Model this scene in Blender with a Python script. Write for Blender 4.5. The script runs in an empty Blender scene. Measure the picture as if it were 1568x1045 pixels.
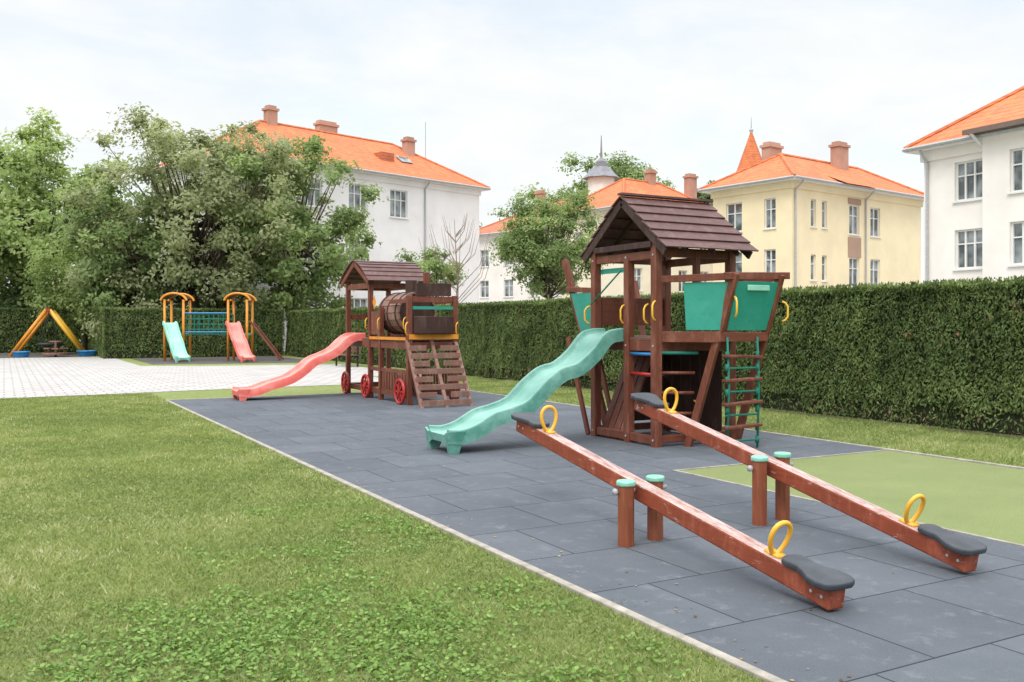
import bpy, math, random, bmesh
import numpy as np
from mathutils import Vector, Matrix
random.seed(7)
scene=bpy.context.scene
col=scene.collection
rad=math.radians

# ------------------------------------------------------------ materials
def new_mat(name):
    m=bpy.data.materials.new(name); m.use_nodes=True
    nt=m.node_tree; nt.nodes.clear()
    out=nt.nodes.new('ShaderNodeOutputMaterial'); b=nt.nodes.new('ShaderNodeBsdfPrincipled')
    nt.links.new(b.outputs[0],out.inputs[0])
    return m,nt,b
def N(nt,t,**k):
    n=nt.nodes.new(t)
    for a,v in k.items(): setattr(n,a,v)
    return n
def c4(c): return (c[0],c[1],c[2],1)
def coords(nt,stretch=(1,1,1),world=False,rot=(0,0,0)):
    if world:
        g=N(nt,'ShaderNodeNewGeometry'); o=g.outputs['Position']
    else:
        g=N(nt,'ShaderNodeTexCoord'); o=g.outputs['Object']
    mp=N(nt,'ShaderNodeMapping'); mp.inputs['Scale'].default_value=stretch; mp.inputs['Rotation'].default_value=rot
    nt.links.new(o,mp.inputs[0]); return mp.outputs[0]
def noise(nt,vec,scale,detail=5,rough=.6,dist=0):
    n=N(nt,'ShaderNodeTexNoise'); n.inputs['Scale'].default_value=scale; n.inputs['Detail'].default_value=detail
    n.inputs['Roughness'].default_value=rough; n.inputs['Distortion'].default_value=dist
    nt.links.new(vec,n.inputs['Vector']); return n.outputs['Fac']
def ramp(nt,fac,stops):
    r=N(nt,'ShaderNodeValToRGB'); e=r.color_ramp.elements
    while len(e)<len(stops): e.new(.5)
    for i,(p,c) in enumerate(stops): e[i].position=p; e[i].color=c4(c) if not isinstance(c,(int,float)) else (c,c,c,1)
    nt.links.new(fac,r.inputs[0]); return r.outputs[0]
def mix(nt,fac,a,b,mode='MIX'):
    m=N(nt,'ShaderNodeMix',data_type='RGBA',blend_type=mode)
    for i,v in ((0,fac),(6,a),(7,b)):
        if isinstance(v,(int,float)): m.inputs[i].default_value=v
        elif isinstance(v,tuple): m.inputs[i].default_value=c4(v)
        else: nt.links.new(v,m.inputs[i])
    return m.outputs[2]
def math_(nt,op,a,b=0.0,clamp=False):
    m=N(nt,'ShaderNodeMath',operation=op,use_clamp=clamp)
    for i,v in ((0,a),(1,b)):
        if isinstance(v,(int,float)): m.inputs[i].default_value=v
        else: nt.links.new(v,m.inputs[i])
    return m.outputs[0]
def bump(nt,b,h,strength=.3,dist=.01):
    n=N(nt,'ShaderNodeBump'); n.inputs['Strength'].default_value=strength; n.inputs['Distance'].default_value=dist
    nt.links.new(h,n.inputs['Height']); nt.links.new(n.outputs[0],b.inputs['Normal'])
def simple(name,c1,c2=None,scale=4,rough=.6,stretch=(1,1,1),bs=.2,bd=.005,fine=60,spec=.4,lo=.35,hi=.65):
    m,nt,b=new_mat(name)
    c2=c2 or tuple(x*.8 for x in c1)
    v=coords(nt,stretch); f=noise(nt,v,scale,6,.65)
    base=ramp(nt,f,[(lo,c2),(hi,c1)])
    nt.links.new(base,b.inputs['Base Color'])
    b.inputs['Roughness'].default_value=rough; b.inputs['Specular IOR Level'].default_value=spec
    if bs: bump(nt,b,noise(nt,v,fine,3),bs,bd)
    return m
def plastic(name,c,pale,rough=.38):
    m,nt,b=new_mat(name); v=coords(nt)
    base=mix(nt,ramp(nt,noise(nt,v,2.2,7,.7),[(.42,0),(.75,.75)]),c,pale)
    ge=N(nt,'ShaderNodeNewGeometry'); sp=N(nt,'ShaderNodeSeparateXYZ'); nt.links.new(ge.outputs['True Normal'],sp.inputs[0])
    base=mix(nt,ramp(nt,sp.outputs['Z'],[(.5,0),(.95,.7)]),base,pale)  # paler tone mixed in on upward-facing surfaces
    base=mix(nt,ramp(nt,noise(nt,coords(nt,(3,18,3)),3,6,.7),[(.60,0),(.72,.35)]),base,tuple(x*.6 for x in c))
    nt.links.new(base,b.inputs['Base Color']); b.inputs['Specular IOR Level'].default_value=.45
    nt.links.new(ramp(nt,noise(nt,v,5,5,.7),[(.3,rough-.08),(.7,rough+.2)]),b.inputs['Roughness']); return m
def wood(name,c1,c2,axis,worn=None,rough=.5):
    m,nt,b=new_mat(name)
    st=[14,14,14]; st[axis]=1.0
    v=coords(nt,tuple(st)); g=noise(nt,v,2.2,7,.7,.6)
    big=noise(nt,coords(nt),2.5,4)
    base=ramp(nt,g,[(.3,c2),(.7,c1)])
    base=mix(nt,ramp(nt,big,[(.4,0),(.75,.6)]),base,tuple(x*.55 for x in c1))
    fade=ramp(nt,noise(nt,coords(nt,(4,4,1.2)),1.6,6,.75),[(.50,0),(.72,.5)])
    base=mix(nt,fade,base,(min(1,c1[0]*1.5+.05),c1[1]*1.8+.04,c1[2]*2+.035))
    if worn:
        ge=N(nt,'ShaderNodeNewGeometry'); sp=N(nt,'ShaderNodeSeparateXYZ'); nt.links.new(ge.outputs['True Normal'],sp.inputs[0])
        up=ramp(nt,sp.outputs['Z'],[(.40,0),(.8,1)])
        n2=ramp(nt,noise(nt,coords(nt,(16,2.2,9)),2.6,8,.82),[(.40,.92),(.52,.62),(.62,.12)])
        f=mix(nt,1.0,up,n2,'MULTIPLY')
        wc=ramp(nt,g,[(.30,tuple(x*.45 for x in worn)),(.55,worn)])
        base=mix(nt,f,base,wc)
        chip=ramp(nt,noise(nt,coords(nt,(9,2.5,9)),3,7,.75),[(.60,0),(.66,.75)])
        base=mix(nt,chip,base,wc)
    nt.links.new(base,b.inputs['Base Color']); b.inputs['Roughness'].default_value=rough; b.inputs['Specular IOR Level'].default_value=.35
    bump(nt,b,g,.45,.004)
    return m
RED=(.215,.066,.036); RED2=(.10,.029,.018)
wX=wood('stained_wood_x',RED,RED2,0); wY=wood('stained_wood_y',RED,RED2,1); wZ=wood('stained_wood_z',RED,RED2,2)
wRoof=wood('roof_board',(.14,.067,.06),(.08,.04,.038),0,rough=.6)
wDark=wood('dark_board',(.06,.026,.02),(.033,.015,.012),2,rough=.6)
wLight=wood('brown_board',(.19,.085,.055),(.11,.048,.032),1,rough=.6)
wRamp=wood('ramp_board',(.30,.16,.12),(.18,.09,.07),0,rough=.65)
wSaw=wood('seesaw_wood',(.31,.068,.03),(.19,.04,.02),1,worn=(.56,.46,.43),rough=.6)
wSawP=wood('seesaw_post_wood',(.31,.095,.042),(.17,.043,.022),2,rough=.55)
mTeal=plastic('teal_plastic',(.055,.21,.165),(.27,.49,.42))
mTealIn=plastic('teal_panel',(.02,.27,.20),(.06,.34,.27),.3)
mMint=simple('mint_plastic',(.27,.58,.45),(.19,.45,.34),3,.4,bs=.05)
mMintS=plastic('mint_slide_plastic',(.20,.55,.40),(.50,.80,.66))
mRedPl=plastic('faded_red_plastic',(.72,.13,.105),(.88,.38,.33))
mRed=simple('red_paint',(.45,.03,.025),(.3,.02,.02),5,.4)
mYel=simple('yellow_plastic',(.85,.47,.04),(.75,.38,.03),4,.35,bs=.05,spec=.5)
mOrange=simple('orange_paint',(.75,.30,.03),(.6,.21,.02),4,.45,bs=.05)
mRope=simple('green_rope',(.02,.22,.16),(.01,.13,.09),60,.8,bs=.5)
mBlue=simple('blue_paint',(.03,.25,.55),(.03,.19,.45),4,.4)
mRubber=simple('seat_rubber',(.055,.062,.076),(.032,.037,.046),8,.5,bs=.3,bd=.002,fine=200)
mSteel=simple('galvanised_steel',(.45,.46,.47),(.35,.36,.37),8,.4,bs=.05)
mWhite=simple('white_window_frame',(.75,.75,.73),(.68,.68,.66),2,.5,bs=0)
mDarkIn=simple('dark_metal',(.03,.03,.03),None,3,.5)
mConc=simple('concrete_kerb',(.42,.38,.33),(.24,.22,.18),7,.9,bs=.6,fine=80)
mBark=simple('bark',(.12,.09,.065),(.06,.045,.035),3,.95,stretch=(3,3,.6),bs=1,bd=.03,fine=8)
mTwig=simple('pale_twig',(.28,.20,.16),(.2,.14,.11),3,.9)
mSoil=simple('soil',(.13,.095,.06),(.06,.045,.03),4,1,bs=1,bd=.03,fine=30)
def glass_mat():
    m,nt,b=new_mat('window_glass')
    f=noise(nt,coords(nt,(.7,.7,.7)),1.5,2)
    nt.links.new(ramp(nt,f,[(.4,(.07,.085,.09)),(.62,(.30,.33,.34))]),b.inputs['Base Color'])
    b.inputs['Roughness'].default_value=.06; b.inputs['Specular IOR Level'].default_value=.7
    return m
mGlass=glass_mat()
def stucco(name,c,dirty):
    m,nt,b=new_mat(name)
    v=coords(nt); f=noise(nt,v,.5,6,.6); s=noise(nt,coords(nt,(2.2,2.2,.25)),1.0,6,.7)
    base=ramp(nt,f,[(.3,dirty),(.6,c)])
    base=mix(nt,ramp(nt,s,[(.55,0),(.75,.35)]),base,dirty)
    nt.links.new(base,b.inputs['Base Color']); b.inputs['Roughness'].default_value=.9
    bump(nt,b,noise(nt,v,30,4),.25,.01); return m
sWhite=stucco('white_stucco',(.80,.785,.79),(.70,.685,.69))
sCream=stucco('cream_stucco',(.82,.78,.73),(.72,.675,.63))
sYel=stucco('yellow_stucco',(.83,.71,.47),(.73,.62,.41))
sYel2=stucco('pale_yellow_stucco',(.80,.72,.56),(.68,.61,.47))
sBrown=stucco('brown_panel',(.42,.28,.20),(.34,.22,.16))
mBrick=stucco('chimney_brick',(.50,.29,.22),(.34,.19,.14))
def tile_mat(name,c1,c2,c3):
    m,nt,b=new_mat(name)
    v=coords(nt)
    w=N(nt,'ShaderNodeTexWave',wave_type='BANDS',bands_direction='Z',wave_profile='SAW'); w.inputs['Scale'].default_value=1.5; w.inputs['Distortion'].default_value=.15
    nt.links.new(v,w.inputs[0])
    vo=N(nt,'ShaderNodeTexVoronoi'); vo.inputs['Scale'].default_value=4; nt.links.new(v,vo.inputs['Vector'])
    f=noise(nt,v,.7,6,.7)
    base=ramp(nt,f,[(.3,c2),(.65,c1)])
    sp=N(nt,'ShaderNodeSeparateColor'); nt.links.new(vo.outputs['Color'],sp.inputs[0])
    base=mix(nt,ramp(nt,sp.outputs[0],[(.4,0),(1,.7)]),base,c3)
    base=mix(nt,ramp(nt,w.outputs['Fac'],[(0,.55),(.35,0)]),base,tuple(x*.4 for x in c2))
    nt.links.new(base,b.inputs['Base Color']); b.inputs['Roughness'].default_value=.85
    bump(nt,b,w.outputs['Fac'],.6,.05); return m
mTile=tile_mat('clay_roof_tiles',(.72,.225,.085),(.56,.16,.065),(.44,.13,.06))
mTile2=tile_mat('weathered_roof_tiles',(.60,.20,.10),(.46,.15,.08),(.38,.12,.07))
def leaf_mat(name,stops,transl=.35,rough=.6):
    m,nt,b=new_mat(name)
    a=N(nt,'ShaderNodeAttribute',attribute_name='shade')
    c=ramp(nt,a.outputs['Fac'],stops)
    nt.links.new(c,b.inputs['Base Color']); b.inputs['Roughness'].default_value=rough; b.inputs['Specular IOR Level'].default_value=.2
    t=N(nt,'ShaderNodeBsdfTranslucent'); nt.links.new(mix(nt,1.0,c,(1.2,1.2,.8),'MULTIPLY'),t.inputs[0])
    ms=N(nt,'ShaderNodeMixShader'); ms.inputs[0].default_value=transl
    out=[n for n in nt.nodes if n.type=='OUTPUT_MATERIAL'][0]
    nt.links.new(b.outputs[0],ms.inputs[1]); nt.links.new(t.outputs[0],ms.inputs[2]); nt.links.new(ms.outputs[0],out.inputs[0])
    return m
lGrey=leaf_mat('greygreen_leaves',[(0,(.18,.205,.10)),(.5,(.30,.34,.18)),(1,(.46,.49,.30))],.5)
lGreen=leaf_mat('green_leaves',[(0,(.12,.17,.06)),(.5,(.22,.30,.12)),(1,(.37,.46,.20))],.5)
lLight=leaf_mat('light_leaves',[(0,(.18,.25,.08)),(.5,(.30,.39,.15)),(1,(.44,.53,.23))],.5)
lDark=leaf_mat('dark_leaves',[(0,(.08,.12,.05)),(.5,(.14,.20,.085)),(1,(.24,.31,.14))],.45)
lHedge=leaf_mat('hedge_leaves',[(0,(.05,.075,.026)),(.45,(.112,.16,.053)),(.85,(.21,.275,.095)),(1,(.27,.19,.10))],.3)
lGrass=leaf_mat('grass_blades',[(0,(.135,.18,.058)),(.4,(.235,.295,.095)),(.75,(.36,.40,.16)),(1,(.55,.52,.34))],.35)
lClover=leaf_mat('clover_leaves',[(0,(.12,.21,.055)),(.5,(.205,.33,.085)),(1,(.33,.46,.14))],.35,.7)
lDry=leaf_mat('dry_leaves',[(0,(.10,.06,.03)),(.5,(.28,.18,.08)),(1,(.42,.33,.16))],.1)

# ------------------------------------------------------------ mesh builder
def empty(name,loc=(0,0,0),ang=0):
    o=bpy.data.objects.new(name,None); o.empty_display_size=.3; o.location=loc; o.rotation_euler=(0,0,ang); col.objects.link(o); return o
class B:
    def __init__(s): s.v=[]; s.f=[]
    def add(s,vs,fs):
        n=len(s.v); s.v+= [tuple(x) for x in vs]; s.f+=[tuple(i+n for i in f) for f in fs]; return s
    def box(s,c,d,M=None):
        x,y,z=[k/2 for k in d]; c=Vector(c)
        vs=[Vector(p) for p in [(-x,-y,-z),(x,-y,-z),(x,y,-z),(-x,y,-z),(-x,-y,z),(x,-y,z),(x,y,z),(-x,y,z)]]
        if M: vs=[M@p for p in vs]
        return s.add([p+c for p in vs],[(3,2,1,0),(4,5,6,7),(0,1,5,4),(1,2,6,5),(2,3,7,6),(3,0,4,7)])
    def bb(s,a,b): return s.box([(a[i]+b[i])/2 for i in range(3)],[abs(b[i]-a[i]) for i in range(3)])
    def beam(s,p,q,w,h,up=(0,0,1)):
        p=Vector(p);q=Vector(q); d=q-p; L=d.length; y=d.normalized(); up=Vector(up)
        if abs(y.dot(up.normalized()))>.98: up=Vector((0,1,0))
        x=y.cross(up).normalized(); z=x.cross(y)
        M=Matrix((x,y,z)).transposed()
        return s.box((p+q)/2,(w,L,h),M)
    def tube(s,pts,r,n=8,closed=False):
        pts=[Vector(p) for p in pts]; m=len(pts)
        rs=r if isinstance(r,(list,tuple)) else [r]*m
        vs=[];fs=[]; prev=None
        for i,p in enumerate(pts):
            if closed: t=(pts[(i+1)%m]-pts[i-1])
            else: t=pts[min(i+1,m-1)]-pts[max(i-1,0)]
            t.normalize()
            if prev is None:
                a=Vector((0,0,1)) if abs(t.z)<.9 else Vector((1,0,0)); x=t.cross(a).normalized()
            else: x=(prev-t*prev.dot(t)).normalized()
            prev=x; y=t.cross(x)
            for k in range(n):
                a=2*math.pi*k/n; vs.append(p+(x*math.cos(a)+y*math.sin(a))*rs[i])
        for i in range(m if closed else m-1):
            for k in range(n):
                a=i*n+k; b_=i*n+(k+1)%n; j=(i+1)%m
                fs.append((a,b_,j*n+(k+1)%n,j*n+k))
        if not closed: fs.append(tuple(range(n))[::-1]); fs.append(tuple((m-1)*n+k for k in range(n)))
        return s.add(vs,fs)
    def cyl(s,p,q,r,n=16): return s.tube([p,q],r,n)
    def prism(s,outline,z0,z1):
        n=len(outline); vs=[(x,y,z0) for x,y in outline]+[(x,y,z1) for x,y in outline]
        fs=[tuple(range(n))[::-1],tuple(range(n,2*n))]+[(i,(i+1)%n,n+(i+1)%n,n+i) for i in range(n)]
        return s.add(vs,fs)
    def obj(s,name,mat,parent=None,bevel=0,smooth=False,world=True,M=None):
        me=bpy.data.meshes.new(name)
        vs=s.v
        if M is not None: vs=[tuple(M@Vector(v)) for v in vs]
        if parent is not None and world:
            L=parent.location; R=Matrix.Rotation(-parent.rotation_euler.z,3,'Z')
            vs=[tuple(R@(Vector(v)-L)) for v in vs]
        me.from_pydata(vs,[],s.f); me.materials.append(mat); me.update()
        if smooth: me.polygons.foreach_set('use_smooth',[True]*len(me.polygons))
        o=bpy.data.objects.new(name,me); col.objects.link(o)
        if parent is not None: o.parent=parent
        if bevel:
            md=o.modifiers.new('bevel','BEVEL'); md.width=bevel; md.segments=2; md.limit_method='ANGLE'
        return o
def np_mesh(name,V,nper,shade,mat,parent=None):
    nf=len(V)//nper
    if parent is not None: V=V-np.array(parent.location)
    me=bpy.data.meshes.new(name); me.vertices.add(len(V)); me.vertices.foreach_set('co',V.astype(np.float32).ravel())
    me.loops.add(nf*nper); me.loops.foreach_set('vertex_index',np.arange(nf*nper,dtype=np.int32))
    me.polygons.add(nf); me.polygons.foreach_set('loop_start',np.arange(0,nf*nper,nper,dtype=np.int32))
    me.polygons.foreach_set('loop_total',np.full(nf,nper,dtype=np.int32))
    a=me.attributes.new('shade','FLOAT','FACE'); a.data.foreach_set('value',shade.astype(np.float32))
    me.materials.append(mat); me.update(calc_edges=True)
    o=bpy.data.objects.new(name,me); col.objects.link(o)
    if parent is not None: o.parent=parent
    return o
def unit(a): return a/np.maximum(np.linalg.norm(a,axis=1,keepdims=True),1e-6)
def leaf_quads(C,rng,size,aspect=.55,direc=None,dj=1.0,nrm=None,nj=.6):
    n=len(C); t=rng.normal(size=(n,3))
    if direc is not None: t=direc+t*dj
    if nrm is None: t=unit(t); k=unit(np.cross(t,rng.normal(size=(n,3))))
    else:
        nn=unit(nrm+rng.normal(size=(n,3))*nj); t=unit(t-nn*np.sum(t*nn,axis=1,keepdims=True)); k=np.cross(t,nn)
    s=(size*rng.uniform(.6,1.3,size=(n,1)))
    V=np.stack([C-t*s*.5,C+k*s*.5*aspect,C+t*s*.5,C-k*s*.5*aspect],axis=1)
    return V.reshape(-1,3)
def vnoise(x,y,seed=0):
    def h(i,j): return np.modf(np.abs(np.sin(i*127.1+j*311.7+seed*74.7)*43758.5453))[0]
    xi=np.floor(x);yi=np.floor(y);fx=x-xi;fy=y-yi; fx=fx*fx*(3-2*fx); fy=fy*fy*(3-2*fy)
    return (h(xi,yi)*(1-fx)+h(xi+1,yi)*fx)*(1-fy)+(h(xi,yi+1)*(1-fx)+h(xi+1,yi+1)*fx)*fy

# ------------------------------------------------------------ ground surfaces
def lawn_mat():
    m,nt,b=new_mat('lawn'); v=coords(nt,world=True)
    a=noise(nt,v,.35,5,.6); f=noise(nt,v,7,7,.75); g=noise(nt,v,45,4,.8)
    c=ramp(nt,f,[(.3,(.165,.21,.065)),(.52,(.25,.305,.105)),(.75,(.35,.375,.17))])
    c=mix(nt,ramp(nt,a,[(.45,0),(.7,.45)]),c,(.37,.36,.19))
    c=mix(nt,ramp(nt,g,[(.35,.45),(.5,0)]),c,(.13,.145,.06))
    nt.links.new(c,b.inputs['Base Color']); b.inputs['Roughness'].default_value=.95; b.inputs['Specular IOR Level'].default_value=.1
    bump(nt,b,g,.8,.04); return m
def flat(name,poly,z,mat):
    me=bpy.data.meshes.new(name); me.from_pydata([(x,y,z) for x,y in poly],[],[tuple(range(len(poly)))]); me.materials.append(mat)
    o=bpy.data.objects.new(name,me); col.objects.link(o); return o
flat('ground',[(-600,-600),(600,-600),(600,600),(-600,600)],0,lawn_mat())
mBounce=simple('grey_bounce_ground',(.36,.34,.32),(.28,.265,.25),3,.95,fine=60)
flat('unseen_bounce_ground',[(14.4,-150),(400,-150),(400,400),(-5,400),(-5,71),(14.4,56)],.004,mBounce)  # unseen grey sheet, added to cut green bounce from the lawn onto house walls
def rubber_mat():
    m,nt,b=new_mat('rubber_tiles'); v=coords(nt,world=True)
    mp=N(nt,'ShaderNodeMapping'); mp.inputs['Location'].default_value=(-3.05,-.35,0); nt.links.new(v,mp.inputs[0])
    br=N(nt,'ShaderNodeTexBrick'); br.offset=.5; br.inputs['Scale'].default_value=1
    br.inputs['Brick Width'].default_value=.84; br.inputs['Row Height'].default_value=.84
    br.inputs['Mortar Size'].default_value=.006; br.inputs['Mortar Smooth'].default_value=.4
    br.inputs['Color1'].default_value=(.3,.3,.3,1); br.inputs['Color2'].default_value=(.7,.7,.7,1); br.inputs['Mortar'].default_value=(0,0,0,1)
    nt.links.new(mp.outputs[0],br.inputs['Vector'])
    big=noise(nt,v,.8,7,.7); fine=noise(nt,v,160,3,.8); mid=noise(nt,v,6,6,.75)
    c=ramp(nt,big,[(.3,(.088,.100,.117)),(.7,(.135,.148,.168))])
    sp=N(nt,'ShaderNodeSeparateColor'); nt.links.new(br.outputs['Color'],sp.inputs[0])
    c=mix(nt,ramp(nt,sp.outputs[0],[(.3,.35),(.7,0)]),c,(.06,.068,.082))
    c=mix(nt,ramp(nt,mid,[(.55,0),(.8,.6)]),c,(.25,.26,.27))
    c=mix(nt,ramp(nt,fine,[(.55,0),(.75,.6)]),c,(.25,.265,.29))
    c=mix(nt,ramp(nt,fine,[(.3,.5),(.45,0)]),c,(.04,.045,.055))
    c=mix(nt,math_(nt,'MULTIPLY',br.outputs['Fac'],.85),c,(.020,.023,.028))
    nt.links.new(c,b.inputs['Base Color']); b.inputs['Roughness'].default_value=.9; b.inputs['Specular IOR Level'].default_value=.2
    h=math_(nt,'SUBTRACT',math_(nt,'MULTIPLY',fine,.25),math_(nt,'MULTIPLY',br.outputs['Fac'],1.0))
    bump(nt,b,h,.7,.008); return m
mMat=rubber_mat()
flat('rubber_mat',[(3.05,-3),(6.4,-3),(6.4,7.96),(9.87,7.96),(9.87,20.6),(3.05,20.6)],.012,mMat)
def turf_mat():
    m,nt,b=new_mat('artificial_turf'); v=coords(nt,world=True)
    f=noise(nt,v,90,3,.8); a=noise(nt,v,1.2,6,.65)
    c=ramp(nt,a,[(.3,(.18,.22,.075)),(.7,(.225,.265,.10))])
    c=mix(nt,ramp(nt,f,[(.36,.7),(.5,0)]),c,(.10,.125,.045)); c=mix(nt,ramp(nt,f,[(.57,0),(.72,.5)]),c,(.38,.39,.23))
    nt.links.new(c,b.inputs['Base Color']); b.inputs['Roughness'].default_value=.95; bump(nt,b,f,.7,.012); return m
flat('artificial_turf',[(6.44,-3),(9.83,-3),(9.83,7.92),(6.44,7.92)],.010,turf_mat())
def paver_mat():
    m,nt,b=new_mat('concrete_pavers'); v=coords(nt,world=True,rot=(0,0,0))
    br=N(nt,'ShaderNodeTexBrick'); br.offset=.5; br.inputs['Scale'].default_value=1
    br.inputs['Brick Width'].default_value=.42; br.inputs['Row Height'].default_value=.42
    br.inputs['Mortar Size'].default_value=.022
    br.inputs['Color1'].default_value=c4((.40,.375,.365)); br.inputs['Color2'].default_value=c4((.48,.455,.44)); br.inputs['Mortar'].default_value=c4((.24,.23,.21))
    nt.links.new(v,br.inputs['Vector'])
    c=mix(nt,ramp(nt,noise(nt,v,.6,6,.7),[(.4,0),(.8,.4)]),br.outputs['Color'],(.33,.31,.28))
    nt.links.new(c,b.inputs['Base Color']); b.inputs['Roughness'].default_value=.9; bump(nt,b,br.outputs['Fac'],-.4,.01); return m
flat('paved_plaza',[(-30,22.4),(0,22.9),(5.6,23.7),(10.2,23.9),(11.4,24.6),(12.0,26.5),(12.0,36.2),(6.5,37.6),(4.7,38.7),(4.7,51),(-30,51)],.008,paver_mat())
mAsph=simple('dark_safety_surface',(.12,.10,.10),(.075,.07,.07),2,.95,fine=90)
flat('safety_surface',[(5.3,40.0),(12.2,38.6),(12.2,47.5),(5.3,47.5)],.009,mAsph)
flat('asphalt_path',[(-30,51.3),(3.9,51.3),(3.9,59.6),(-30,59.6)],.007,mAsph)
flat('hedge_bed_soil',[(12.5,-2),(14.2,-2),(14.2,27.4),(12.5,27.4)],.006,mSoil)
B().bb((2.985,-3,-.05),(3.045,20.66,.022)).obj('concrete_kerb',mConc,bevel=.006)
B().bb((3.05,20.605,-.05),(9.9,20.655,.022)).obj('concrete_kerb',mConc,bevel=.006)
B().bb((9.875,-3,-.05),(9.935,20.6,.022)).obj('concrete_kerb',mConc,bevel=.006)
k=B(); k.bb((6.402,-3,-.05),(6.438,7.965,.018)); k.bb((6.438,7.925,-.05),(9.83,7.961,.018)); k.obj('concrete_kerb',mConc)

# ------------------------------------------------------------ grass blades
rng=np.random.default_rng(3)
def blades(name,X,Y,W,Hh,rng,shade,mat):
    n=len(X); th=rng.uniform(0,2*np.pi,n); lean=rng.uniform(.3,1.5,n)*Hh; ph=rng.uniform(0,2*np.pi,n)
    a=np.stack([X-np.cos(th)*W/2,Y-np.sin(th)*W/2,np.zeros(n)],1); b=np.stack([X+np.cos(th)*W/2,Y+np.sin(th)*W/2,np.zeros(n)],1)
    t=np.stack([X+np.cos(ph)*lean,Y+np.sin(ph)*lean,Hh],1)
    V=np.stack([a,b,t],1).reshape(-1,3)
    return np_mesh(name,V,3,shade,mat)
n=1150000
rho=rng.uniform(3.0,24,n); az=rad(28.9)+rng.uniform(-.95,.75,n)
X=rho*np.sin(az);Y=rho*np.cos(az)
edge=2.97+.10*vnoise(Y*3,Y*0,5)*vnoise(Y*9,Y*0,7)*rng.uniform(0,2.2,n)
keep=(X<edge)&(Y<22.9)&(Y>.5)
X=X[keep];Y=Y[keep];rho=rho[keep]
wx=X+.5*vnoise(X*1.7,Y*1.7,41); wy=Y+.5*vnoise(X*1.7,Y*1.7,42)
patch=vnoise(wx*.9,wy*.9,1)*.4+vnoise(wx*3.3,wy*3.3,2)*.35+vnoise(X*10,Y*10,6)*.25
dry=vnoise(wx*.45+4,wy*.45,8)*.45+vnoise(wx*2.2,wy*2.2,9)*.55
sh=np.clip(-.02+.85*patch+rng.normal(0,.12,len(X))+np.where(rng.random(len(X))<.05+1.1*np.clip(dry-.50,0,1),.42,0),0,1)
Hh=(.009+.023*patch)*rng.uniform(.5,1.5,len(X))*(1+rho*.01)
blades('lawn_grass',X,Y,.0040+.0010*rho,Hh,rng,sh,lGrass)
n=90000; X=rng.uniform(9.95,12.75,n);Y=rng.uniform(0,27,n); pt=vnoise(X*2,Y*2,4)
blades('lawn_grass',X,Y,np.full(n,.015),(.02+.03*pt)*rng.uniform(.5,1.5,n),rng,np.clip(.15+.6*pt+rng.normal(0,.15,n),0,1),lGrass)
n=150000; X=rng.uniform(-3,2.93,n);Y=rng.uniform(2.2,8,n)
m_=vnoise(X*1.4+2.3,Y*1.4+1.1,11)*.45+vnoise(X*4.3,Y*4.3,12)*.35 + .5*np.exp(-((X-1.1)**2/1.6+(Y-3.9)**2/1.9))
kp=rng.random(n)<np.clip((m_-.50)*2.2,0,.8); X=X[kp];Y=Y[kp];m_=m_[kp]
C=np.stack([X,Y,.012+.020*rng.random(len(X))],1)
nn=len(C); t=rng.normal(size=(nn,3))*np.array([1,1,.3]); t=unit(t); up=unit(np.array([0,0,1.])+rng.normal(size=(nn,3))*.45); kx=unit(np.cross(up,t)); t=np.cross(kx,up)
s=.006+.009*rng.random((nn,1))
V=np.stack([C-t*s,C-t*s*.3+kx*s*.8,C+t*s*.7+kx*s*.7,C+t*s,C+t*s*.7-kx*s*.7,C-t*s*.3-kx*s*.8],1).reshape(-1,3)
np_mesh('clover_patch',V,6,np.clip(rng.normal(.42,.25,nn),0,1),lClover)
n=420; Y=rng.uniform(1.5,20,n); X=np.where(rng.random(n)<.6,3.06+rng.exponential(.18,n),rng.uniform(3.1,9.7,n)); kp=~((X>6.3)&(Y<8)); X=X[kp];Y=Y[kp]
C=np.stack([X,Y,np.full(len(X),.019)],1); np_mesh('leaf_litter',leaf_quads(C,rng,.024,.6,nrm=np.tile([[0,0,1.]],(len(X),1)),nj=.15),4,rng.random(len(X)),lDry)

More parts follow.
